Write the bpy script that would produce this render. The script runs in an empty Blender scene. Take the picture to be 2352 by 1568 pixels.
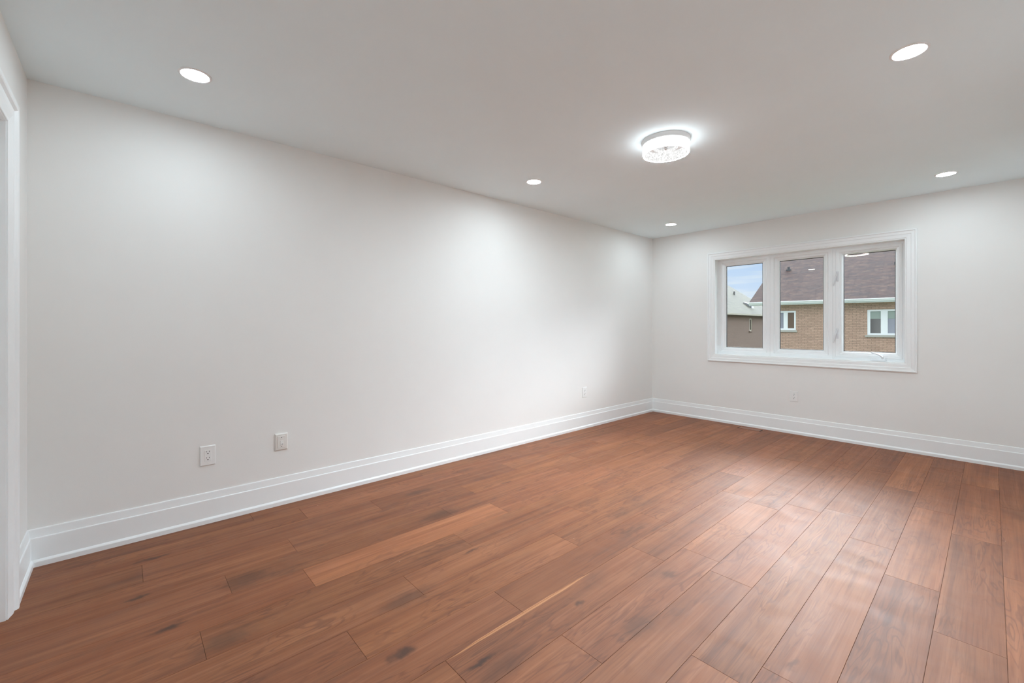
import bpy, bmesh, math, random
from mathutils import Vector, Matrix

scene = bpy.context.scene
COL = scene.collection
D, H, W = 5.939, 2.44, 3.575          # room length (y), ceiling height, width (x)

# ------------------------------------------------------------------ camera
cam = bpy.data.cameras.new('camera')
cam.sensor_fit = 'HORIZONTAL'; cam.sensor_width = 36.0
cam.lens = 990.98 / 2352 * 36
cam.shift_y = -(784 - 748.2) / 2352
cam.clip_start = 0.02; cam.clip_end = 500
camo = bpy.data.objects.new('camera', cam); COL.objects.link(camo)
camo.location = (3.2207, 0.3588, 1.2065)
camo.rotation_euler = (math.radians(90), 0, 0.83799)
scene.camera = camo

# ------------------------------------------------------------------ world, exposure
EXPOSURE = 0.0
LENS_POWER = 143.0      # radiance of the recessed LED lenses
RING_POWER = 9.0       # radiance of the acrylic ring lamp
RIM_POWER = 1500.0       # radiance of the ring's lower rim, a glow added to fill the room
SKY_HIGH = 2.4          # overcast sky overhead and behind
SKY_BRIGHT_BAND = 42.0      # bright sky band beyond the houses, added for the floor highlight and daylight
world = bpy.data.worlds.new('world'); scene.world = world
world.use_nodes = True
nt = world.node_tree; nt.nodes.clear()
n_out = nt.nodes.new('ShaderNodeOutputWorld'); n_bg = nt.nodes.new('ShaderNodeBackground')
n_tc = nt.nodes.new('ShaderNodeTexCoord'); n_sep = nt.nodes.new('ShaderNodeSeparateXYZ')
nt.links.new(n_tc.outputs['Generated'], n_sep.inputs[0])
n_ramp = nt.nodes.new('ShaderNodeValToRGB')
nt.links.new(n_sep.outputs['Z'], n_ramp.inputs[0])
cr = n_ramp.color_ramp
cr.elements[0].position = 0.0; cr.elements[0].color = (0.72, 0.84, 1.0, 1)
cr.elements[1].position = 0.14; cr.elements[1].color = (0.53, 0.72, 1.0, 1)
e = cr.elements.new(0.05); e.color = (0.66, 0.80, 1.0, 1)
e = cr.elements.new(0.30); e.color = (0.90, 0.94, 1.0, 1)
n_str = nt.nodes.new('ShaderNodeMapRange')
n_str.inputs['From Min'].default_value = 0.13; n_str.inputs['From Max'].default_value = 0.34
n_str.inputs['To Min'].default_value = 1.0; n_str.inputs['To Max'].default_value = SKY_HIGH
nt.links.new(n_sep.outputs['Z'], n_str.inputs['Value'])
# thin cloud streaks
n_map = nt.nodes.new('ShaderNodeMapping'); n_map.inputs['Scale'].default_value = (3.0, 3.0, 30.0)
nt.links.new(n_tc.outputs['Generated'], n_map.inputs[0])
n_noise = nt.nodes.new('ShaderNodeTexNoise'); n_noise.inputs['Scale'].default_value = 2.2
n_noise.inputs['Detail'].default_value = 5
nt.links.new(n_map.outputs[0], n_noise.inputs['Vector'])
n_cm = nt.nodes.new('ShaderNodeMapRange')
n_cm.inputs['From Min'].default_value = 0.46; n_cm.inputs['From Max'].default_value = 0.70
n_cm.inputs['To Max'].default_value = 0.75
nt.links.new(n_noise.outputs[0], n_cm.inputs['Value'])
n_mix = nt.nodes.new('ShaderNodeMix'); n_mix.data_type = 'RGBA'
nt.links.new(n_cm.outputs[0], n_mix.inputs[0]); nt.links.new(n_ramp.outputs[0], n_mix.inputs[6])
n_mix.inputs[7].default_value = (0.88, 0.94, 1.0, 1)
n_e = nt.nodes.new('ShaderNodeMapRange'); n_e.interpolation_type = 'SMOOTHSTEP'
n_e.inputs['From Min'].default_value = 0.14; n_e.inputs['From Max'].default_value = 0.30
nt.links.new(n_sep.outputs['Z'], n_e.inputs['Value'])
n_y = nt.nodes.new('ShaderNodeMapRange'); n_y.interpolation_type = 'SMOOTHSTEP'
n_y.inputs['From Min'].default_value = 0.45; n_y.inputs['From Max'].default_value = 0.92
n_y.inputs['To Max'].default_value = SKY_BRIGHT_BAND
nt.links.new(n_sep.outputs['Y'], n_y.inputs['Value'])
n_t = nt.nodes.new('ShaderNodeMapRange'); n_t.interpolation_type = 'SMOOTHSTEP'
n_t.inputs['From Min'].default_value = 0.66; n_t.inputs['From Max'].default_value = 0.42
nt.links.new(n_sep.outputs['Z'], n_t.inputs['Value'])
n_band = nt.nodes.new('ShaderNodeMath'); n_band.operation = 'MULTIPLY'
nt.links.new(n_e.outputs[0], n_band.inputs[0]); nt.links.new(n_t.outputs[0], n_band.inputs[1])
n_m = nt.nodes.new('ShaderNodeMath'); n_m.operation = 'MULTIPLY_ADD'
nt.links.new(n_band.outputs[0], n_m.inputs[0]); nt.links.new(n_y.outputs[0], n_m.inputs[1]); nt.links.new(n_str.outputs[0], n_m.inputs[2])
nt.links.new(n_mix.outputs[2], n_bg.inputs['Color']); nt.links.new(n_m.outputs[0], n_bg.inputs['Strength'])
nt.links.new(n_bg.outputs[0], n_out.inputs['Surface'])

vs = scene.view_settings
scene.display_settings.display_device = 'sRGB'
vs.view_transform = 'Standard'; vs.look = 'None'; vs.gamma = 1.0; vs.exposure = EXPOSURE
vs.use_curve_mapping = False
try:
    scene.cycles.use_denoising = True
    scene.cycles.max_bounces = 14; scene.cycles.diffuse_bounces = 8; scene.cycles.glossy_bounces = 4
    scene.cycles.transparent_max_bounces = 16
    scene.cycles.sample_clamp_indirect = 6.0
    scene.cycles.caustics_reflective = False; scene.cycles.caustics_refractive = False
except Exception:
    pass

# ------------------------------------------------------------------ material helpers
def srgb(r, g, b):
    f = lambda c: (c / 255 / 12.92) if c / 255 <= 0.04045 else ((c / 255 + 0.055) / 1.055) ** 2.4
    return (f(r), f(g), f(b), 1)

class NT:
    def __init__(self, name):
        self.m = bpy.data.materials.new(name); self.m.use_nodes = True
        self.t = self.m.node_tree; self.t.nodes.clear()
        self.out = self.n('ShaderNodeOutputMaterial')
    def n(self, k, **kw):
        x = self.t.nodes.new(k)
        for a, v in kw.items(): setattr(x, a, v)
        return x
    def l(self, a, b): self.t.links.new(a, b)
    def put(self, sock, v):
        if hasattr(v, 'is_linked') or isinstance(v, bpy.types.NodeSocket): self.l(v, sock)
        else: sock.default_value = v
    def math(self, op, a, b=None, c=None, clamp=False):
        x = self.n('ShaderNodeMath', operation=op); x.use_clamp = clamp
        self.put(x.inputs[0], a)
        if b is not None: self.put(x.inputs[1], b)
        if c is not None: self.put(x.inputs[2], c)
        return x.outputs[0]
    def vmath(self, op, a, b=None):
        x = self.n('ShaderNodeVectorMath', operation=op)
        self.put(x.inputs[0], a)
        if b is not None: self.put(x.inputs[1], b)
        return x.outputs['Value'] if op in ('LENGTH', 'DOT_PRODUCT', 'DISTANCE') else x.outputs[0]
    def noise(self, vec, scale, detail=3, rough=0.5, dist=0.0, fac=True):
        x = self.n('ShaderNodeTexNoise'); self.put(x.inputs['Vector'], vec)
        x.inputs['Scale'].default_value = scale; x.inputs['Detail'].default_value = detail
        x.inputs['Roughness'].default_value = rough; x.inputs['Distortion'].default_value = dist
        return x.outputs[0] if fac else x.outputs[1]
    def mapr(self, v, a, b, c=0.0, d=1.0, smooth=False):
        x = self.n('ShaderNodeMapRange'); self.put(x.inputs['Value'], v)
        if smooth: x.interpolation_type = 'SMOOTHSTEP'
        for k, q in (('From Min', a), ('From Max', b), ('To Min', c), ('To Max', d)): self.put(x.inputs[k], q)
        return x.outputs[0]
    def mix(self, f, a, b, mode='MIX'):
        x = self.n('ShaderNodeMix', data_type='RGBA', blend_type=mode)
        self.put(x.inputs[0], f); self.put(x.inputs[6], a); self.put(x.inputs[7], b)
        return x.outputs[2]
    def bsdf(self, color, rough=0.5, spec=0.5, metal=0.0):
        p = self.n('ShaderNodeBsdfPrincipled')
        self.put(p.inputs['Base Color'], color); self.put(p.inputs['Roughness'], rough)
        self.put(p.inputs['Specular IOR Level'], spec); self.put(p.inputs['Metallic'], metal)
        self.l(p.outputs[0], self.out.inputs[0])
        return p
    def bump(self, p, h, strength=0.2, dist=0.01):
        b = self.n('ShaderNodeBump'); b.inputs['Strength'].default_value = strength
        b.inputs['Distance'].default_value = dist
        self.l(h, b.inputs['Height']); self.l(b.outputs[0], p.inputs['Normal'])
    def obj(self): return self.n('ShaderNodeTexCoord').outputs['Object']
    def uv(self): return self.n('ShaderNodeTexCoord').outputs['UV']

def paint(name, c, rough=0.6, spec=0.4, bump=0.0, scale=180.0):
    m = NT(name)
    v = m.noise(m.obj(), 2.5, 2)
    col = m.mix(m.mapr(v, 0.3, 0.7), tuple(x * 0.985 for x in c[:3]) + (1,), c)
    p = m.bsdf(col, rough, spec)
    if bump: m.bump(p, m.noise(m.obj(), scale, 2), bump, 0.002)
    return m.m

M = {}
M['wall'] = paint('wall_paint', (0.855, 0.855, 0.838, 1), 0.62, 0.3, 0.08)
M['ceiling'] = paint('ceiling_paint', (0.85, 0.94, 0.965, 1), 0.9, 0.1, 0.06)
M['trim'] = paint('trim_paint', (0.90, 0.925, 0.93, 1), 0.32, 0.5)
M['vinyl'] = paint('white_vinyl', (0.88, 0.905, 0.915, 1), 0.35, 0.5)
M['plate'] = paint('white_plastic', (0.87, 0.88, 0.87, 1), 0.35, 0.5)
M['plate_warm'] = paint('off_white_plastic', (0.80, 0.785, 0.75, 1), 0.4, 0.5)
M['lamp_white'] = paint('lamp_white', (0.86, 0.86, 0.86, 1), 0.4, 0.5)
M['dark'] = paint('dark_slot', (0.012, 0.011, 0.010, 1), 0.6, 0.2)
M['grey_slot'] = paint('grey_slot', (0.22, 0.21, 0.20, 1), 0.6, 0.3)
M['spacer'] = paint('dark_spacer', (0.02, 0.022, 0.025, 1), 0.5, 0.3)
M['handle'] = paint('handle_white', (0.72, 0.74, 0.76, 1), 0.35, 0.5)

def metal(name, c, rough):
    m = NT(name); v = m.noise(m.obj(), 30, 2)
    m.bsdf(c, m.mapr(v, 0.3, 0.7, rough * 0.8, rough * 1.2), 0.5, 1.0); return m.m
M['chrome'] = metal('chrome', (0.75, 0.75, 0.76, 1), 0.12)
M['brass'] = metal('satin_nickel', (0.6, 0.58, 0.55, 1), 0.3)

def glass():
    m = NT('window_glass')
    tr = m.n('ShaderNodeBsdfTransparent'); tr.inputs[0].default_value = (0.97, 0.985, 0.98, 1)
    gl = m.n('ShaderNodeBsdfGlossy'); gl.inputs['Roughness'].default_value = 0.0
    gl.inputs[0].default_value = (1.0, 0.86, 0.68, 1)      # warm reflection of the low-e coating
    fr = m.n('ShaderNodeFresnel'); fr.inputs[0].default_value = 1.5
    mx = m.n('ShaderNodeMixShader')
    m.l(m.math('MULTIPLY', fr.outputs[0], 0.8), mx.inputs[0]); m.l(tr.outputs[0], mx.inputs[1]); m.l(gl.outputs[0], mx.inputs[2])
    m.l(mx.outputs[0], m.out.inputs[0]); return m.m
M['glass'] = glass()

def lens(name, power):
    m = NT(name); e = m.n('ShaderNodeEmission')
    e.inputs[0].default_value = (0.865, 1.0, 1.08, 1); e.inputs[1].default_value = power
    m.l(e.outputs[0], m.out.inputs[0]); return m.m
M['lens'] = lens('led_lens', LENS_POWER)
M['rim'] = lens('fill_rim', RIM_POWER)

def crystal(name, lo, hi, tint, keep):
    m = NT(name)
    v = m.n('ShaderNodeTexVoronoi', feature='DISTANCE_TO_EDGE'); v.inputs['Scale'].default_value = 120
    m.l(m.vmath('ADD', m.obj(), m.vmath('MULTIPLY', m.noise(m.obj(), 60, 2, fac=False), (0.02, 0.02, 0.02))), v.inputs['Vector'])
    k = m.mapr(v.outputs[0], 0.03, 0.12)
    big = m.mapr(m.noise(m.obj(), 60, 2), keep, keep + 0.08)
    k = m.math('MAXIMUM', k, big)
    e = m.n('ShaderNodeEmission'); e.inputs[0].default_value = tint
    m.l(m.mapr(k, 0, 1, lo, hi), e.inputs[1])
    m.l(e.outputs[0], m.out.inputs[0]); return m.m
M['crystal'] = crystal('bubble_acrylic_outside', 0.62, RING_POWER, (0.92, 1.0, 1.05, 1), 0.50)
M['crystal_in'] = crystal('bubble_acrylic_inside', 0.62, 1.03, (1, 1, 0.99, 1), 0.46)

# ---- floor: wide engineered walnut planks, tones per plank from the 'plank' attribute
KNOTS = [  # x, y, half width x, half length y, strength
    (0.307, 0.469, .016, .06, .8), (0.686, 0.407, .011, .035, .85), (1.022, 0.485, .016, .055, 1.0),
    (1.767, 1.118, .024, .05, 1.0), (1.996, 1.314, .010, .05, 1.0), (2.022, 1.838, .013, .030, .8),
    (0.436, 1.946, .035, .12, .6), (1.805, 2.60, .030, .16, .45), (2.173, 2.321, .03, .06, .5),
    (1.355, 1.751, .008, .06, .8), (2.272, 1.907, .05, .11, .55), (0.838, 0.784, .05, .10, .55),
    (1.494, 1.279, .045, .13, .6), (2.746, 2.132, .010, .05, .5), (1.62, 2.75, .05, .12, .45),
    (0.86, 1.86, .05, .14, .6), (0.27, 2.47, .03, .12, .5), (2.77, 3.15, .06, .14, .3), (3.35, 4.62, .06, .15, .35),
    (0.72, 2.55, .012, .05, .7), (1.25, 0.65, .05, .10, .6), (2.06, 1.36, .05, .12, .5)]
def floor_mat():
    m = NT('walnut_planks')
    at = m.n('ShaderNodeAttribute', attribute_name='plank'); sp = m.n('ShaderNodeSeparateColor')
    m.l(at.outputs['Color'], sp.inputs[0])
    tone, rnd, hue = sp.outputs[0], sp.outputs[1], sp.outputs[2]
    po = m.n('ShaderNodeNewGeometry').outputs['Position']
    off = m.n('ShaderNodeCombineXYZ')
    m.l(m.math('MULTIPLY', rnd, 37.0), off.inputs[0]); m.l(m.math('MULTIPLY', rnd, 91.0), off.inputs[1]); m.l(m.math('MULTIPLY', rnd, 13.0), off.inputs[2])
    p = m.vmath('ADD', po, off.outputs[0])
    pl = m.vmath('MULTIPLY', p, (1.0, 0.09, 1.0))           # long grain along y
    pm = m.vmath('MULTIPLY', p, (1.0, 0.30, 1.0))
    body = m.noise(pl, 9.0, 3, 0.55, 0.6)                   # broad figure
    warp = m.noise(pm, 5.0, 2, 0.5, 0.8)
    rings = m.math('SINE', m.math('MULTIPLY', m.math('ADD', body, m.math('MULTIPLY', warp, 0.7)), 75.0))
    fibre = m.noise(m.vmath('MULTIPLY', p, (1.0, 0.020, 1.0)), 130.0, 4, 0.7)
    streak = m.noise(m.vmath('MULTIPLY', p, (1.0, 0.03, 1.0)), 26.0, 3, 0.6, 0.3)
    blot = m.noise(pm, 7.0, 3, 0.55, 0.4)
    smoke = m.noise(m.vmath('MULTIPLY', p, (1, .45, 1)), 3.6, 4, 0.6, 0.5)
    base = m.mix(m.mapr(body, 0.32, 0.68), srgb(133, 77, 44), srgb(157, 100, 63))
    base = m.mix(m.mapr(hue, 0.0, 1.0), base, m.mix(0.5, base, srgb(146, 90, 62)))
    base = m.mix(m.math('MULTIPLY', m.mapr(streak, 0.53, 0.70), 0.46), base, srgb(96, 56, 38))
    base = m.mix(m.math('MULTIPLY', m.mapr(streak, 0.46, 0.30), 0.42), base, srgb(178, 118, 84))
    base = m.mix(m.math('MULTIPLY', m.mapr(rings, 0.3, 1.0), m.mapr(warp, 0.42, 0.62, 0.0, 0.42)), base, srgb(96, 56, 40))
    base = m.mix(m.math('MULTIPLY', m.mapr(fibre, 0.48, 0.68), 0.34), base, srgb(92, 54, 38))
    base = m.mix(m.math('MULTIPLY', m.mapr(blot, 0.55, 0.78), 0.38), base, srgb(92, 62, 50))
    base = m.mix(m.math('MULTIPLY', m.mapr(smoke, 0.60, 0.80), 0.42), base, srgb(84, 60, 48))
    # knots (dark figure growing round a pin point)
    wob = m.noise(po, 22.0, 2, fac=False)
    pw = m.vmath('ADD', po, m.vmath('MULTIPLY', m.vmath('SUBTRACT', wob, (0.5, 0.5, 0.5)), (0.035, 0.09, 0)))
    acc = None
    for (x, y, a, b, s) in KNOTS:
        d = m.vmath('LENGTH', m.vmath('MULTIPLY', m.vmath('SUBTRACT', pw, (x, y, 0)), (1 / a, 1 / b, 0)))
        k = m.math('MULTIPLY', m.mapr(d, 0.25, 1.5, 1.0, 0.0, True), s)
        acc = k if acc is None else m.math('MAXIMUM', acc, k)
    base = m.mix(m.math('MULTIPLY', acc, 0.78), base, srgb(58, 42, 36))
    # pale sapwood streak along one seam
    d = m.vmath('LENGTH', m.vmath('MULTIPLY', m.vmath('SUBTRACT', m.vmath('ADD', po, m.vmath('MULTIPLY', m.vmath('SUBTRACT', m.noise(po, 5.0, 2, fac=False), (.5, .5, .5)), (0.012, 0, 0))), (1.9065, 1.64, 0)), (1 / 0.0088, 1 / 0.41, 0)))
    base = m.mix(m.mapr(d, 0.85, 1.05, 0.75, 0.0), base, srgb(208, 146, 100))
    g = m.n('ShaderNodeVectorMath', operation='SCALE'); m.l(base, g.inputs[0]); m.l(m.mapr(tone, 0, 1, 0.62, 1.38), g.inputs['Scale'])
    # construction dust: scattered pale specks
    vo = m.n('ShaderNodeTexVoronoi'); vo.inputs['Scale'].default_value = 7.0; m.l(po, vo.inputs['Vector'])
    col = m.mix(m.mapr(vo.outputs['Distance'], 0.012, 0.022, 0.7, 0.0), g.outputs[0], srgb(205, 180, 160))
    rough = m.mapr(m.noise(m.vmath('MULTIPLY', po, (1.0, 1.6, 1.0)), 5.0, 5, 0.62, 0.6), 0.3, 0.7, 0.53, 0.63)
    pb = m.bsdf(col, rough, 0.52)
    m.bump(pb, fibre, 0.03, 0.002)
    return m.m
M['floor'] = floor_mat()
M['groove'] = paint('plank_groove', (0.06, 0.035, 0.025, 1), 0.7, 0.2)

def wood_plain():
    m = NT('walnut_vent'); po = m.n('ShaderNodeNewGeometry').outputs['Position']
    f = m.noise(m.vmath('MULTIPLY', po, (.05, 1, 1)), 120, 3)
    m.bsdf(m.mix(m.mapr(f, .3, .7), srgb(126, 72, 42), srgb(142, 86, 56)), 0.4, 0.5); return m.m
M['vent_wood'] = wood_plain()

def brick(name, c1, c2, mortar, bw=0.25, rh=0.074, ms=0.009, light=None):
    m = NT(name); b = m.n('ShaderNodeTexBrick'); m.l(m.uv(), b.inputs['Vector'])
    b.inputs['Color1'].default_value = c1; b.inputs['Color2'].default_value = c2; b.inputs['Mortar'].default_value = mortar
    b.inputs['Scale'].default_value = 1.0; b.inputs['Mortar Size'].default_value = ms
    b.inputs['Brick Width'].default_value = bw; b.inputs['Row Height'].default_value = rh
    b.inputs['Mortar Smooth'].default_value = 0.2; b.inputs['Bias'].default_value = -0.1
    col = b.outputs['Color']
    uvn = m.vmath('MULTIPLY', m.uv(), (1, 2.2, 1))
    n1 = m.noise(uvn, 1.3, 3); n2 = m.noise(uvn, 17.0, 2, 0.6)
    col = m.mix(m.math('MULTIPLY', m.mapr(n1, 0.35, 0.7), 0.35), col, tuple(0.72 * x for x in c1[:3]) + (1,))
    if light: col = m.mix(m.math('MULTIPLY', m.mapr(n2, 0.60, 0.68), 0.6), col, light)
    pb = m.bsdf(col, 0.85, 0.2); m.bump(pb, m.math('SUBTRACT', 1.0, b.outputs['Fac']), 0.5, 0.01); return m.m
M['brick'] = brick('buff_brick', (0.54, 0.365, 0.28, 1), (0.42, 0.28, 0.215, 1), (0.24, 0.175, 0.135, 1), light=(0.74, 0.58, 0.45, 1))
M['brick_brown'] = brick('brown_brick', (0.095, 0.06, 0.045, 1), (0.068, 0.044, 0.033, 1), (0.15, 0.11, 0.09, 1))

def shingle(name, c1, c2, c3):
    m = NT(name); b = m.n('ShaderNodeTexBrick'); m.l(m.uv(), b.inputs['Vector'])
    b.inputs['Color1'].default_value = c1; b.inputs['Color2'].default_value = c2; b.inputs['Mortar'].default_value = tuple(0.35 * x for x in c2[:3]) + (1,)
    b.inputs['Scale'].default_value = 1.0; b.inputs['Mortar Size'].default_value = 0.014
    b.inputs['Brick Width'].default_value = 0.60; b.inputs['Row Height'].default_value = 0.145; b.inputs['Mortar Smooth'].default_value = 1.0
    sx = m.n('ShaderNodeSeparateXYZ'); m.l(m.uv(), sx.inputs[0])
    row = m.math('FLOOR', m.math('DIVIDE', sx.outputs[1], 0.145))
    tab = m.n('ShaderNodeCombineXYZ'); m.l(m.math('MULTIPLY', sx.outputs[0], 3.4), tab.inputs[0]); m.l(m.math('MULTIPLY', row, 7.3), tab.inputs[1])
    n = m.noise(tab.outputs[0], 1.0, 2, 0.6)
    col = m.mix(m.mapr(n, 0.50, 0.70, 0, 0.65), b.outputs['Color'], c3)
    col = m.mix(m.mapr(n, 0.44, 0.30, 0, 0.6), col, tuple(0.6 * x for x in c2[:3]) + (1,))
    # shadow line where each course overlaps the one below
    fr = m.math('FRACT', m.math('DIVIDE', sx.outputs[1], 0.145))
    pb = m.bsdf(col, 0.9, 0.15); m.bump(pb, m.math('SUBTRACT', 1.0, fr), 0.9, 0.02); return m.m
M['shingle_red'] = shingle('red_brown_shingles', (0.090, 0.058, 0.056, 1), (0.062, 0.048, 0.052, 1), (0.15, 0.10, 0.08, 1))
M['shingle_green'] = shingle('grey_green_shingles', (0.080, 0.085, 0.064, 1), (0.055, 0.060, 0.050, 1), (0.115, 0.115, 0.093, 1))
M['ext_white'] = paint('exterior_white', (0.84, 0.88, 0.89, 1), 0.5, 0.4)
M['stone'] = paint('sill_stone', (0.42, 0.42, 0.38, 1), 0.8, 0.2)
M['cream'] = paint('cream_frame', (0.20, 0.19, 0.14, 1), 0.6, 0.3)
M['vent_dark'] = paint('dark_vent_metal', (0.07, 0.08, 0.09, 1), 0.5, 0.4)
M['vent_silver'] = paint('silver_vent_metal', (0.11, 0.13, 0.15, 1), 0.4, 0.5)
M['blind'] = paint('pale_blind', (0.32, 0.39, 0.36, 1), 0.8, 0.1)
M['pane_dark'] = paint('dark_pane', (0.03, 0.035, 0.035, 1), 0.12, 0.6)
M['pane_blue'] = paint('painted_blue_reflection', (0.26, 0.28, 0.34, 1), 0.25, 0.5)  # bluish reflection painted into the pane colour
M['pane_brown'] = paint('painted_brown_reflection', (0.13, 0.085, 0.055, 1), 0.2, 0.5)  # brown reflection painted into the glass as its colour
M['ground'] = paint('ground_grass', (0.10, 0.13, 0.06, 1), 0.95, 0.1)

# ------------------------------------------------------------------ mesh helpers
class MB:
    def __init__(self): self.bm = bmesh.new(); self.uv = self.bm.loops.layers.uv.new('UVMap')
    def face(self, pts, uvs=None, mi=0):
        vs_ = [self.bm.verts.new(p) for p in pts]
        f = self.bm.faces.new(vs_); f.material_index = mi
        f.normal_update()
        n = f.normal
        for i, lp in enumerate(f.loops):
            if uvs: lp[self.uv].uv = uvs[i]
            else:
                p = pts[i]
                if abs(n.x) >= abs(n.y) and abs(n.x) >= abs(n.z): lp[self.uv].uv = (p[1], p[2])
                elif abs(n.y) >= abs(n.z): lp[self.uv].uv = (p[0], p[2])
                else: lp[self.uv].uv = (p[0], p[1])
        return f
    def box(self, a, b):
        x0, y0, z0 = a; x1, y1, z1 = b
        self.hexa([(x0, y0, z0), (x1, y0, z0), (x1, y1, z0), (x0, y1, z0), (x0, y0, z1), (x1, y0, z1), (x1, y1, z1), (x0, y1, z1)])
        return self
    def hexa(self, v):
        for f in ((0, 3, 2, 1), (4, 5, 6, 7), (0, 1, 5, 4), (1, 2, 6, 5), (2, 3, 7, 6), (3, 0, 4, 7)): self.face([v[i] for i in f])
        return self
    def prism(self, loop_a, loop_b, cap=True):
        n = len(loop_a)
        for i in range(n):
            j = (i + 1) % n
            self.face([loop_a[i], loop_a[j], loop_b[j], loop_b[i]])
        if cap: self.face(loop_a[::-1]); self.face(loop_b)
        return self
    def frustum(self, c, n, up, w, h, t, b):            # bevelled plate on a wall: centre, normal, up
        n = Vector(n); up = Vector(up); r = up.cross(n); c = Vector(c)
        q = lambda sx, sy, d, k: tuple(c + r * sx * (w / 2 - k) + up * sy * (h / 2 - k) + n * d)
        ring = ((-1, -1), (1, -1), (1, 1), (-1, 1))
        A = [q(x, y, 0, 0) for x, y in ring]; B = [q(x, y, t - b, 0) for x, y in ring]; Cc = [q(x, y, t, b) for x, y in ring]
        self.prism(A, B, False); self.prism(B, Cc, False); self.face(A[::-1]); self.face(Cc)
        return self
    def lathe(self, prof, c, axis_z=1.0, seg=48, closed=False):
        c = Vector(c); rings = []
        for r, z in prof:
            rings.append([tuple(c + Vector((r * math.cos(2 * math.pi * i / seg), r * math.sin(2 * math.pi * i / seg), z))) for i in range(seg)])
        k = len(rings)
        for a in range(k if closed else k - 1):
            R0, R1 = rings[a], rings[(a + 1) % k]
            for i in range(seg):
                j = (i + 1) % seg
                if prof[a][0] < 1e-6: self.face([R0[0], R1[j], R1[i]])
                elif prof[(a + 1) % k][0] < 1e-6: self.face([R0[i], R0[j], R1[0]])
                else: self.face([R0[i], R0[j], R1[j], R1[i]])
        return self
    def tube(self, pts, radii, seg=10):
        pts = [Vector(p) for p in pts]; rings = []
        for i, p in enumerate(pts):
            d = (pts[min(i + 1, len(pts) - 1)] - pts[max(i - 1, 0)]).normalized()
            s = d.cross(Vector((0, 0, 1)));
            if s.length < 1e-4: s = Vector((1, 0, 0))
            s.normalize(); u = s.cross(d)
            rx, ry = radii[i] if isinstance(radii[i], tuple) else (radii[i], radii[i])
            rings.append([tuple(p + s * rx * math.cos(2 * math.pi * k / seg) + u * ry * math.sin(2 * math.pi * k / seg)) for k in range(seg)])
        for a in range(len(rings) - 1): self.prism(rings[a], rings[a + 1], False)
        self.face(rings[0][::-1]); self.face(rings[-1]); return self
    def build(self, name, mat, parent=None, smooth=False, weld=True):
        if weld: bmesh.ops.remove_doubles(self.bm, verts=self.bm.verts, dist=1e-5)
        bmesh.ops.recalc_face_normals(self.bm, faces=self.bm.faces)
        me = bpy.data.meshes.new(name); self.bm.to_mesh(me); self.bm.free()
        for mm in (mat if isinstance(mat, (list, tuple)) else [mat]): me.materials.append(mm)
        if smooth:
            for p in me.polygons: p.use_smooth = True
            me.set_sharp_from_angle(angle=math.radians(35))
        o = bpy.data.objects.new(name, me); COL.objects.link(o)
        if parent: o.parent = parent
        return o

def structure(o): o['kind'] = 'structure'; return o
def tag(o, label, cat, group=None):
    o['label'] = label; o['category'] = cat
    if group: o['group'] = group
    return o
def empty(name, loc=(0, 0, 0), rz=0.0):
    o = bpy.data.objects.new(name, None); o.empty_display_size = 0.1
    o.location = loc; o.rotation_euler = (0, 0, rz); COL.objects.link(o); return o
def copy_tree(o, parent=None):
    c = o.copy(); COL.objects.link(c)
    if parent: c.parent = parent
    for ch in list(o.children): copy_tree(ch, c)
    return c

def holed_wall(mb, x0, x1, z0, z1, y0, y1, holes):
    """solid wall between y0 and y1 with rectangular holes (hx0,hx1,hz0,hz1)"""
    xs = sorted({x0, x1} | {h[0] for h in holes} | {h[1] for h in holes})
    for a, b in zip(xs, xs[1:]):
        hs = sorted([h for h in holes if h[0] <= a + 1e-6 and h[1] >= b - 1e-6], key=lambda h: h[2])
        z = z0
        for h in hs:
            if h[2] > z: mb.box((a, y0, z), (b, y1, h[2]))
            z = h[3]
        if z < z1: mb.box((a, y0, z), (b, y1, z1))
    return mb

def mitred(mb, x0, x1, z0, z1, prof, ybase, sgn, closed=True):
    """frame swept round a rectangle: prof = (inset from the outer edge, projection); sgn = direction along y"""
    def loop(cx, cz, sx, sz, floor=False):
        return [(cx + sx * w, ybase + sgn * t, (cz if floor else cz + sz * w)) for w, t in prof]
    TL, TR = loop(x0, z1, 1, -1), loop(x1, z1, -1, -1)
    BL, BR = loop(x0, z0, 1, 1, not closed), loop(x1, z0, -1, 1, not closed)
    mb.prism(BL, TL, not closed); mb.prism(TL, TR, False); mb.prism(TR, BR, not closed)
    if closed: mb.prism(BR, BL, False)
    return mb

# ------------------------------------------------------------------ room shell
T = 0.12
WIN = (0.876, 2.663, 0.8515, 2.040)                      # clear opening in the window wall
DOOR = (0.522, 1.332, 2.045)
structure(MB().box((-T, -T, H), (W + T, D + 0.24, H + 0.1)).build('ceiling', M['ceiling']))
structure(MB().box((-T, -T, -0.02), (0, D, H)).build('wall_left', M['wall']))
structure(MB().box((W, -T, -0.02), (W + T, D, H)).build('wall_right', M['wall']))
structure(holed_wall(MB(), -T, W + T, -0.02, H, D, D + 0.24, [(WIN[0] - .02, WIN[1] + .02, WIN[2] - .02, WIN[3] + .02)]).build('wall_back', M['wall']))
structure(holed_wall(MB(), 0, W, -0.02, H, -T, 0, [(DOOR[0] - .018, DOOR[1] + .018, -0.02, DOOR[2] + .018)]).build('wall_front', M['wall']))

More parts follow.
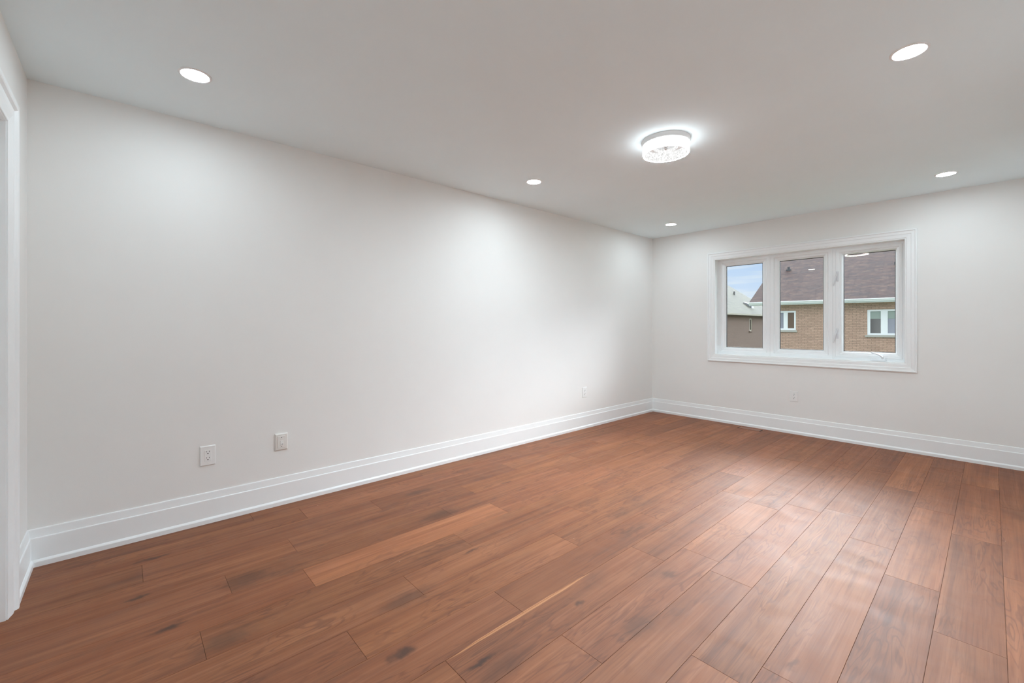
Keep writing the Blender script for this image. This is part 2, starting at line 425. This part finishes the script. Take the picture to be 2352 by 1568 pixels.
# floor planks -------------------------------------------------------
def build_floor():
    rng = random.Random(11)
    P0 = 2.097; S = 0.1937
    joints = {  # strip index (0 = strip just left of x=2.097): first joints measured
        -10: [.96], -9: [2.414], -8: [.427], -6: [.722, 1.921, 3.09], -5: [1.019, 2.211], -4: [.582, 1.782, 2.961, 4.172],
        -3: [1.3605, 2.569], -2: [1.0145, 2.213, 3.404, 4.586], -1: [1.610, 2.839], 0: [1.2205, 2.4225],
        1: [1.630, 2.62, 3.547], 2: [2.51], 3: [1.907, 3.811], 4: [2.04, 3.44], 5: [3.11, 4.289], 6: [2.742], 7: [3.51, 4.71]}
    tones = {(-5, 1.6): .86, (-8, .2): .30, (-8, 1.0): .42, (-4, 1.1): .40, (-6, 1.3): .36, (-3, .6): .42, (-5, .6): .58, (-6, .4): .48, (1, .8): .60,
             (-2, 1.5): .55, (0, .6): .50, (-3, 1.9): .55, (-4, .3): .52, (-10, 1.5): .40, (-9, 1.0): .42, (3, 2.5): .40, (4, 1.0): .55,
             (-2, .5): .42, (-1, 1.0): .50, (-1, 2.2): .42, (0, 1.9): .46, (1, 2.1): .52, (2, 1.5): .50, (-3, 3.0): .38, (-4, 2.3): .48}
    mb = MB(); data = []
    g, e = 0.0003, 0.0010
    def plank(x0, x1, y0, y1, tone):
        r, h = rng.random(), rng.random()
        z = 0.0; zb = -0.0010
        o = [(x0 + g, y0 + g), (x1 - g, y0 + g), (x1 - g, y1 - g), (x0 + g, y1 - g)]
        i = [(x0 + e, y0 + e), (x1 - e, y0 + e), (x1 - e, y1 - e), (x0 + e, y1 - e)]
        mb.face([(p[0], p[1], z) for p in i]); data.append((tone, r, h))
        for a in range(4):
            b = (a + 1) % 4
            mb.face([(*o[a], zb), (*o[b], zb), (*i[b], z), (*i[a], z)]); data.append((tone * .95, r, h))
    for k in range(-12, 9):
        xr = P0 + S * k; xl = xr - S
        xl, xr = max(xl, 0.0), min(xr, W)
        if xr - xl < 0.01: continue
        j = sorted(joints.get(k, [0.3 + 1.19 * rng.random()]))
        ys = list(j)
        while ys[0] > -T: ys.insert(0, ys[0] - 1.195)
        while ys[-1] < D: ys.append(ys[-1] + 1.195)
        for a, b in zip(ys, ys[1:]):
            a2, b2 = max(a, -T), min(b, D)
            if b2 - a2 < 0.02: continue
            t = max(0.2, min(0.8, rng.gauss(0.48, 0.11)))
            for (kk, yy), v in tones.items():
                if kk == k and a <= yy < b: t = v
            plank(xl, xr, a2, b2, t)
    n_planks = len(data)
    mb.face([(-T, -T, -0.0014), (W + T, -T, -0.0014), (W + T, D, -0.0014), (-T, D, -0.0014)], mi=1); data.append((.5, .5, .5))
    mb.bm.faces.ensure_lookup_table()
    me = bpy.data.meshes.new('floor'); mb.bm.to_mesh(me); mb.bm.free()
    me.materials.append(M['floor']); me.materials.append(M['groove'])
    a = me.attributes.new('plank', 'FLOAT_COLOR', 'FACE')
    for i, c in enumerate(data): a.data[i].color = (c[0], c[1], c[2], 1)
    o = bpy.data.objects.new('floor', me); COL.objects.link(o)
    return structure(o)
build_floor()

# baseboards ----------------------------------------------------------
BB = [(0, 0), (.0244, 0), (.0244, .024), (.0225, .0275), (.0175, .0335), (.0150, .0345), (.0140, .1385), (.0125, .1425), (.0095, .1432), (.0060, .1815), (.0045, .1855), (0, .1862)]
def baseboard(name, p0, p1, nrm, m0=True, m1=True):
    p0, p1, nrm = Vector(p0), Vector(p1), Vector(nrm); d = (p1 - p0).normalized()
    A = [tuple(p0 + nrm * t + d * (t if m0 else 0) + Vector((0, 0, z))) for t, z in BB]
    B = [tuple(p1 + nrm * t - d * (t if m1 else 0) + Vector((0, 0, z))) for t, z in BB]
    return structure(MB().prism(A, B).build(name, M['trim']))
baseboard('baseboard_left', (0, 0, 0), (0, D, 0), (1, 0, 0))
baseboard('baseboard_back', (0, D, 0), (W, D, 0), (0, -1, 0))
baseboard('baseboard_right', (W, D, 0), (W, 0, 0), (-1, 0, 0))
baseboard('baseboard_front', (0, 0, 0), (0.4195, 0, 0), (0, 1, 0), True, False)
baseboard('baseboard_front_right', (1.4355, 0, 0), (W, 0, 0), (0, 1, 0), False, True)

# ------------------------------------------------------------------ window
def build_window():
    w = structure(empty('window_1', ((WIN[0] + WIN[1]) / 2, D, WIN[2])))
    inv = Matrix.Translation(w.location).inverted()
    def put(mb, name, mat, parent=w, smooth=False):
        if parent is w: bmesh.ops.transform(mb.bm, matrix=inv, verts=mb.bm.verts)
        else: bmesh.ops.transform(mb.bm, matrix=inv, verts=mb.bm.verts)
        return mb.build(name, mat, parent, smooth)
    x0, x1, z0, z1 = WIN
    cas = [(0, 0), (0, .0225), (.004, .0245), (.011, .0245), (.0165, .0185), (.040, .0170), (.0425, .0135), (.046, .0125), (.074, .0105), (.0765, .0080), (.0800, .0065), (.0855, .0065), (.0885, .0045), (.0885, 0)]
    put(mitred(MB(), x0 - .0885, x1 + .0885, z0 - .0885, z1 + .0885, cas, D, -1), 'casing', M['trim'])
    F = D + 0.087                                         # front of the vinyl frame
    liner = [(0, 0), (0, .095), (.0195, .095), (.0195, 0)]
    mbj = MB()
    mbj.box((x0 - .019, D + .001, z0 - .019), (x0, F + .06, z1 + .019)); mbj.box((x1, D + .001, z0 - .019), (x1 + .019, F + .06, z1 + .019))
    mbj.box((x0, D + .001, z1), (x1, F + .06, z1 + .019)); mbj.box((x0, D + .001, z0 - .019), (x1, F + .06, z0))
    put(mbj, 'jamb', M['trim'])
    units = [('frame', x0, 1.4745, (.966, 1.386), 0), ('frame', 1.4755, 2.0775, (1.566, 1.990), 0), ('frame', 2.0785, x1, (2.166, 2.584), 1)]
    gz0, gz1 = .9365, 1.9625
    for nm, a, b, (g0, g1), casement in units:
        il, ir, ib, it = g0 - a, b - g1, gz0 - z0, z1 - gz1
        def sec(prof):                                    # prof: (fraction of the inset, y)
            mb = MB()
            P = lambda f, y: [(a + il * f, y, z0 + ib * f), (b - ir * f, y, z0 + ib * f), (b - ir * f, y, z1 - it * f), (a + il * f, y, z1 - it * f)]
            L = [P(f, y) for f, y in prof]
            for p, q in zip(L, L[1:]): mb.prism(p, q, False)
            return mb
        if not casement:
            fr = put(sec([(0, F + .06), (0, F), (.40, F), (.44, F + .004), (.52, F + .013), (.56, F + .014), (.72, F + .014), (.80, F + .017), (.93, F + .024), (1.0, F + .030), (1.0, F + .058)]), nm, M['vinyl'])
            gy = F + .034
        else:
            fr = put(sec([(0, F + .06), (0, F), (.28, F), (.29, F + .004), (.31, F + .004), (.32, F - .001), (.60, F - .001), (.63, F + .001), (.66, F + .006), (.84, F + .009), (.92, F + .018), (1.0, F + .034), (1.0, F + .058)]), nm, M['vinyl'])
            gy = F + .040
        sm = MB()
        for (xa, xb, za, zb) in ((g0, g0 + .005, gz0, gz1), (g1 - .005, g1, gz0, gz1), (g0, g1, gz0, gz0 + .005), (g0, g1, gz1 - .005, gz1)):
            sm.box((xa, gy + .0005, za), (xb, gy + .0125, zb))
        put(sm, 'glazing_spacer', M['spacer'])
        for yy in (gy, gy + .013):
            pm = MB(); pm.face([(g0, yy, gz0), (g1, yy, gz0), (g1, yy, gz1), (g0, yy, gz1)]); put(pm, 'pane', M['glass'])
    for zc in (1.735, 1.125):                             # folding sash locks on the mullion
        mb = MB(); mb.frustum((2.122, F, zc), (0, -1, 0), (0, 0, 1), .022, .105, .011, .004)
        lv = put(mb, 'lock_lever', M['handle'])
        mb = MB(); mb.tube([(2.120, F - .012, zc + .035), (2.114, F - .018, zc + .01), (2.100, F - .020, zc - .05), (2.088, F - .017, zc - .10)], [(.007, .006), (.008, .006), (.006, .005), (.005, .004)])
        put(mb, 'lever_arm', M['handle'], lv, True)
    mb = MB()                                             # crank operator at the sill
    mb.hexa([(2.398, F - .034, .8535), (2.520, F - .034, .8535), (2.520, F + .004, .8535), (2.398, F + .004, .8535), (2.408, F - .028, .880), (2.512, F - .028, .880), (2.512, F + .003, .880), (2.408, F + .003, .880)])
    ck = put(mb, 'crank_operator', M['handle'])
    mb = MB(); mb.tube([(2.492, F - .022, .876), (2.490, F - .026, .893), (2.468, F - .030, .914), (2.440, F - .032, .926), (2.412, F - .034, .934)], [(.010, .010), (.010, .009), (.008, .007), (.008, .006), (.009, .007)])
    mb.tube([(2.416, F - .034, .932), (2.412, F - .048, .938)], [.009, .008])
    put(mb, 'crank_handle', M['handle'], ck, True)
    return w
build_window()

# ------------------------------------------------------------------ door in the near wall
def build_door():
    d = structure(empty('door_1', ((DOOR[0] + DOOR[1]) / 2, 0, 0)))
    inv = Matrix.Translation(d.location).inverted()
    def put(mb, name, mat, parent=d, smooth=False):
        bmesh.ops.transform(mb.bm, matrix=inv, verts=mb.bm.verts); return mb.build(name, mat, parent, smooth)
    x0, x1, z1 = DOOR
    cas = [(0, 0), (0, .024), (.004, .0262), (.022, .0262), (.026, .0240), (.033, .0150), (.036, .0150), (.058, .0148), (.064, .0135), (.088, .0072), (.094, .0064), (.0985, .0050), (.0985, 0)]
    put(mitred(MB(), x0 - .1035, x1 + .1035, 0, z1 + .1035, cas, 0, 1, False), 'casing', M['trim'])
    mb = MB(); mb.box((x0 - .0175, -T, 0), (x0, 0, z1)); mb.box((x1, -T, 0), (x1 + .0175, 0, z1)); mb.box((x0 - .0175, -T, z1), (x1 + .0175, 0, z1 + .0175))
    put(mb, 'jamb', M['trim'])
    mb = MB()
    holed_wall(mb, x0 + .003, x1 - .003, .008, z1 - .003, -.118, -.083, [(x0 + .12, x1 - .12, .25, .95), (x0 + .12, x1 - .12, 1.10, 1.90)])
    mb.box((x0 + .12, -.112, .25), (x1 - .12, -.092, .95)); mb.box((x0 + .12, -.112, 1.10), (x1 - .12, -.092, 1.90))
    slab = put(mb, 'added_door_slab', M['trim'])  # unseen closed door, added to stop light leaking through the opening
    mb = MB(); mb.tube([(x1 - .06, -.083, 1.0), (x1 - .06, -.045, 1.0)], [.012, .010]); mb.tube([(x1 - .06, -.042, 1.0), (x1 - .17, -.042, 1.0)], [.010, .008])
    put(mb, 'door_handle', M['brass'], slab, True)
build_door()

# ------------------------------------------------------------------ ceiling lights
def recessed(loc, label, proto=None):
    if proto is None:
        r = empty('recessed_light', loc)
        MB().lathe([(.0570, -.0035), (.0595, -.0050), (.0660, -.0040), (.0690, -.0015), (.0690, 0), (.0570, 0)], (0, 0, 0), closed=True).build('trim_ring', M['lamp_white'], r, True)
        MB().lathe([(0, -.0030), (.0570, -.0030)], (0, 0, 0)).build('lens', M['lens'], r)
    else:
        r = copy_tree(proto); r.location = loc
    return tag(r, label, 'ceiling light', 'recessed ceiling lights')
L0 = recessed((.600, .620, H), 'round recessed ceiling light nearest the white doorway, above the left wall')
recessed((.602, 2.968, H), 'round recessed ceiling light between the ring lamp and the left wall', L0)
recessed((.615, 5.300, H), 'small round recessed ceiling light near the far corner of the room', L0)
recessed((2.974, 2.985, H), 'brightest, largest recessed ceiling light, right of the ring lamp', L0)
recessed((2.974, 5.320, H), 'round recessed ceiling light above the right side of the window', L0)
recessed((2.974, .640, H), 'round recessed ceiling light behind the viewpoint by the near wall', L0)

def ring_lamp():
    r = empty('ring_ceiling_lamp', (1.7715, 3.040, H))
    def inside(o):
        for p in o.data.polygons:
            if Vector(p.center[:2]).length < 0.1462: p.material_index = 2 if p.center.z < -0.0905 else 1
        return o
    tag(r, 'glowing ring flush ceiling lamp of textured clear acrylic, centre of the ceiling', 'ceiling lamp')
    MB().lathe([(0, 0), (.1515, 0), (.1530, -.002), (.1500, -.028), (.1400, -.030), (0, -.030)], (0, 0, 0), seg=96).build('base', M['lamp_white'], r, True)
    inside(MB().lathe([(.1480, -.031), (.1480, -.085), (.1450, -.091), (.1350, -.091), (.1325, -.087), (.1325, -.031)], (0, 0, 0), seg=96, closed=True).build('acrylic_ring', [M['crystal'], M['crystal_in'], M['rim']], r, True))
    MB().lathe([(.0780, -.031), (.0780, -.050), (.0765, -.053), (.0715, -.053), (.0700, -.050), (.0700, -.031)], (0, 0, 0), seg=72, closed=True).build('inner_ring', M['crystal_in'], r, True)
    MB().lathe([(0, -.0335), (.0680, -.0335), (.0690, -.0305), (0, -.0305)], (0, 0, 0), seg=64).build('mirror_plate', M['chrome'], r, True)
    MB().lathe([(0, -.034), (.010, -.035), (.013, -.042), (.007, -.049), (.011, -.056), (.006, -.064), (0, -.066)], (0, 0, 0), seg=16).build('pendant', M['lamp_white'], r, True)
    MB().lathe([(0, -.0305), (.015, -.0305), (.015, -.046), (.012, -.048), (0, -.048)], (.104, .032, 0), seg=24).build('knob', M['lamp_white'], r, True)
    return r
ring_lamp()

# ------------------------------------------------------------------ outlets
def outlet(loc, rz, label, proto=None):
    """duplex receptacle in a screwless-style plate; local +y points out of the wall"""
    if proto is None:
        r = empty('wall_outlet', loc, rz)
        N, U = (0, 1, 0), (0, 0, 1)
        MB().frustum((0, 0, 0), N, U, .0795, .1195, .0065, .0035).build('cover_plate', M['plate'], r)
        q = MB().frustum((0, .0064, 0), N, U, .0335, .0670, .0012, .0006).build('receptacle', M['plate'], r)
        for s in (1, -1):
            mb = MB(); zc = s * .0190
            mb.box((-.0080, .0060, zc + .002), (-.0058, .0079, zc + .0105)); mb.box((.0056, .0060, zc + .003), (.0076, .0079, zc + .0105))
            mb.tube([(0, .0060, zc - .0055), (0, .0079, zc - .0055)], [.0034, .0034])
            mb.build('socket', M['dark'], q)
        for s in (1, -1):
            mb = MB(); mb.tube([(0, .0060, s * .0480), (0, .0069, s * .0480)], [.0022, .0022]); mb.build('screw', M['plate_warm'], r)
    else:
        r = copy_tree(proto); r.location = loc; r.rotation_euler = (0, 0, rz)
    return tag(r, label, 'wall outlet', 'white duplex wall outlets')
O0 = outlet((0, .7425, .4113), math.radians(-90), 'white duplex outlet on the left wall nearest the doorway')
outlet((0, 4.409, .4217), math.radians(-90), 'white duplex outlet at the far end of the left wall near the corner', O0)
outlet((1.7417, D, .4183), math.radians(180), 'white duplex outlet on the far wall below the window', O0)

def jack():
    r = empty('data_jack', (0, 1.152, .4232), math.radians(-90))
    tag(r, 'off-white cable jack plate with raised centre, right of the nearest outlet', 'wall jack')
    N, U = (0, 1, 0), (0, 0, 1)
    MB().frustum((0, 0, 0), N, U, .0780, .1120, .0115, .0060).build('cover_plate', M['plate_warm'], r)
    f = MB().frustum((0, .0114, 0), N, U, .0455, .0800, .0030, .0008).build('insert', M['plate_warm'], r)
    MB().frustum((-.0005, .0143, .0215), N, U, .0180, .0070, .0006, .0003).build('label_strip', M['plate_warm'], f)
    q = MB().frustum((-.0005, .0143, -.0080), N, U, .0190, .0310, .0024, .0006).build('module', M['plate'], f)
    mb = MB(); mb.box((-.0080, .0150, -.0170), (.0010, .0171, -.0120)); mb.build('port', M['grey_slot'], q)
    for s in (1, -1):
        mb = MB(); mb.tube([(0, .0130, s * .0300), (0, .0149, s * .0300)], [.0026, .0026]); mb.build('screw', M['dark'], f)
jack()

# ------------------------------------------------------------------ flush floor vent
def vent():
    r = empty('floor_vent', (1.330, 5.805, 0))
    tag(r, 'flush wooden floor vent with dark end slots, by the far baseboard below the window', 'floor vent')
    MB().box((-.112, -.044, 0), (.112, .040, .0022)).build('panel', M['vent_wood'], r)
    for s in (-1, 1):
        a, b = sorted((s * .1125, s * .1245)); MB().box((a, -.044, 0), (b, .044, .0016)).build('slot', M['dark'], r)
    MB().box((-.1125, .0405, 0), (.1125, .044, .0016)).build('back_slot', M['groove'], r)
vent()

# ------------------------------------------------------------------ outside
structure(MB().box((-90, D + 1.0, -3.3), (60, 140, -3.0)).build('ground', M['ground']))

def slope(mb, p0, p1, up, th, v0=0.0):
    """roof slab: eave edge p0-p1, up = vector from eave to ridge; uv in metres"""
    p0, p1, up = Vector(p0), Vector(p1), Vector(up); L = (p1 - p0).length; S = up.length
    n = (p1 - p0).cross(up).normalized()
    if n.z < 0: n = -n
    a, b, c, d = p0, p1, p1 + up, p0 + up
    mb.face([tuple(q) for q in (a, b, c, d)], [(0, v0), (L, v0), (L, v0 + S), (0, v0 + S)])
    lo = [q - n * th for q in (a, b, c, d)]
    mb.face([tuple(q) for q in lo[::-1]])
    top = [a, b, c, d]
    for i in range(4):
        j = (i + 1) % 4
        mb.face([tuple(top[i]), tuple(lo[i]), tuple(lo[j]), tuple(top[j])])

def house_window(parent, x0, x1, z0, z1, yw, bars, panes, sill, frame='ext_white', sill_mat='stone'):
    """white window set in a wall whose face is at y=yw (facing -y); panes: list of (x0,x1,z0,z1,mat)"""
    mb = MB(); fw, ft = bars['side'], bars['top']
    fr = holed_wall(mb, x0, x1, z0, z1, yw + .02, yw + .12, [(p[0], p[1], z0 + ft, z1 - ft) for p in panes]).build('window', M[frame], parent)
    for p in panes:
        m2 = MB(); m2.box((p[0], yw + .07, z0 + ft), (p[1], yw + .08, z1 - ft)); m2.build('pane', M[p[2]], fr)
        if p[3]:
            zt = z1 - ft; m2 = MB(); m2.box((p[0], yw + .060, zt - p[3] * (zt - z0 - ft)), (p[1], yw + .069, zt)); m2.build('blind', M['blind'], fr)
    m3 = MB(); m3.box((x0 - sill, yw - .06, z0 - .09), (x1 + sill, yw + .12, z0)); m3.build('window_sill', M[sill_mat], parent)

def house_one():
    p = 0.48; run = 6.2
    r = empty('house', (-1.7754, 23.3866, 0), math.radians(4))
    tag(r, 'tan brick house with red-brown shingle roof seen through the middle and right panes', 'house')
    xl, xr = -2.38, 9.0; yw = .40; zt = 2.20
    holes = [(-1.90, -1.092, 1.007, 1.916), (1.492, 2.588, .821, 1.896), (5.2, 6.9, .70, 1.896)]
    mb = holed_wall(MB(), xl, xr, -3.0, zt, yw, yw + .3, holes)
    mb.box((xl, yw + .3, -3), (xl + .3, 2 * run - .4, zt)); mb.box((xr - .3, yw + .3, -3), (xr, 2 * run - .4, zt)); mb.box((xl, 2 * run - .7, -3), (xr, 2 * run - .4, zt))
    for xa in (xl, xr - .3):
        mb.prism([(xa, yw, zt), (xa, 2 * run - yw, zt), (xa, run, zt + (run - yw) * p)], [(xa + .3, yw, zt), (xa + .3, 2 * run - yw, zt), (xa + .3, run, zt + (run - yw) * p)])
    mb.build('brick_wall', M['brick'], r)
    mb = MB(); xe0, xe1 = -2.965, 9.25; ze = 2.36
    slope(mb, (xe0, 0, ze), (xe1, 0, ze), (0, run, run * p), .10)
    slope(mb, (xe1, 2 * run, ze), (xe0, 2 * run, ze), (0, -run, run * p), .10)
    mb.build('roof', M['shingle_red'], r)
    mb = MB()                                              # eave trough, fascia and soffit
    prof = [(-.115, .0), (-.125, -.020), (-.118, -.045), (-.095, -.075), (-.085, -.110), (0, -.110), (0, -.012), (-.100, -.012)]
    A = [(xe0 - .01, y, 2.355 + z) for y, z in prof]; B = [(xe1, y, 2.355 + z) for y, z in prof]
    mb.prism(A, B); mb.box((xe0, .0, 2.19), (xe1, .02, 2.30)); mb.build('gutter', M['ext_white'], r)
    MB().box((xe0 + .02, .02, 2.195), (xe1, yw + .02, 2.205)).build('soffit', M['ext_white'], r)
    house_window(r, -1.90, -1.092, 1.007, 1.916, yw, dict(side=.09, top=.085), [(-1.82, -1.595, 'pane_blue', 0), (-1.425, -1.165, 'pane_brown', 0)], .05)
    house_window(r, 1.492, 2.588, .821, 1.896, yw, dict(side=.10, top=.075), [(1.590, 1.930, 'pane_dark', .34), (2.150, 2.490, 'pane_blue', .34)], .07)
    house_window(r, 5.2, 6.9, .70, 1.896, yw, dict(side=.10, top=.075), [(5.30, 5.95, 'pane_dark', .34), (6.15, 6.80, 'pane_dark', .34)], .07)
    n = Vector((0, -p, 1)).normalized()
    zr = lambda y: 2.36 + y * p
    mb = MB(); x, y = -2.067, 3.87
    mb.box((x - .11, y - .10, zr(y) - .06), (x + .11, y + .10, zr(y) + .035)); mb.box((x - .055, y - .06, zr(y) + .035), (x + .055, y + .06, zr(y) + .17))
    mb.build('roof_vent', M['vent_dark'], r)
    mb = MB(); x, y = 2.26, 3.62; mb.tube([(x, y, zr(y) - .02), (x, y, zr(y) + .09)], [.05, .05]); mb.build('vent_pipe', M['vent_dark'], r)
house_one()

def house_two():
    """grey-green roofed house farther back: its long wall faces +x, built in a frame turned by 90 degrees (local +x = world +y, local -y = world +x)"""
    p = 0.68; run = 7.2
    r = empty('house', (-12.2, 53.36, 0), math.radians(90))
    tag(r, 'brown brick house with grey-green roof behind, seen through the left pane', 'house')
    L = -26.0; yw = .40; zt = 2.16
    wx0, wx1 = 45.83 - 53.36, 46.45 - 53.36
    holes = [(wx0, wx1, .70, 1.94)]
    mb = holed_wall(MB(), L + .3, -.3, -3, zt, yw, yw + .3, holes)
    mb.box((L + .3, yw + .3, -3), (L + .6, 2 * run - .4, zt)); mb.box((-.6, yw + .3, -3), (-.3, 2 * run - .4, zt)); mb.box((L + .3, 2 * run - .7, -3), (-.3, 2 * run - .4, zt))
    for xa in (L + .3, -.6):
        mb.prism([(xa, yw, zt), (xa, 2 * run - yw, zt), (xa, run, zt + (run - yw) * p)], [(xa + .3, yw, zt), (xa + .3, 2 * run - yw, zt), (xa + .3, run, zt + (run - yw) * p)])
    mb.build('brick_wall', M['brick_brown'], r)
    mb = MB(); ze = 2.34
    slope(mb, (L, 0, ze), (0, 0, ze), (0, run, run * p), .12)
    slope(mb, (0, 2 * run, ze), (L, 2 * run, ze), (0, -run, run * p), .12)
    mb.build('roof', M['shingle_green'], r)
    MB().box((L, -.10, 2.20), (0, .02, 2.33)).build('gutter', M['cream'], r)
    MB().box((L + .02, .02, 2.17), (-.02, yw + .02, 2.18)).build('soffit', M['vent_dark'], r)
    house_window(r, wx0, wx1, .70, 1.94, yw, dict(side=.10, top=.12), [(wx0 + .13, wx1 - .13, 'pane_dark', 0)], .10, 'cream', 'brick_brown')
    zr = lambda y: 2.34 + y * p
    x, y = 49.9 - 53.36, 3.35
    mb = MB(); mb.box((x - .07, y - .07, zr(y) - .15), (x + .07, y + .07, zr(y) + .34)); mb.build('vent_pipe', M['vent_dark'], r)
    x, y = 48.45 - 53.36, 1.38
    mb = MB(); mb.hexa([(x - .35, y - .40, zr(y - .40) + .0), (x + .35, y - .40, zr(y - .40) + .0), (x + .35, y + .45, zr(y + .45) - .05), (x - .35, y + .45, zr(y + .45) - .05),
                        (x - .28, y - .34, zr(y - .40) + .36), (x + .28, y - .34, zr(y - .40) + .36), (x + .28, y + .40, zr(y + .45) + .10), (x - .28, y + .40, zr(y + .45) + .10)])
    mb.build('roof_vent', M['vent_silver'], r)
house_two()
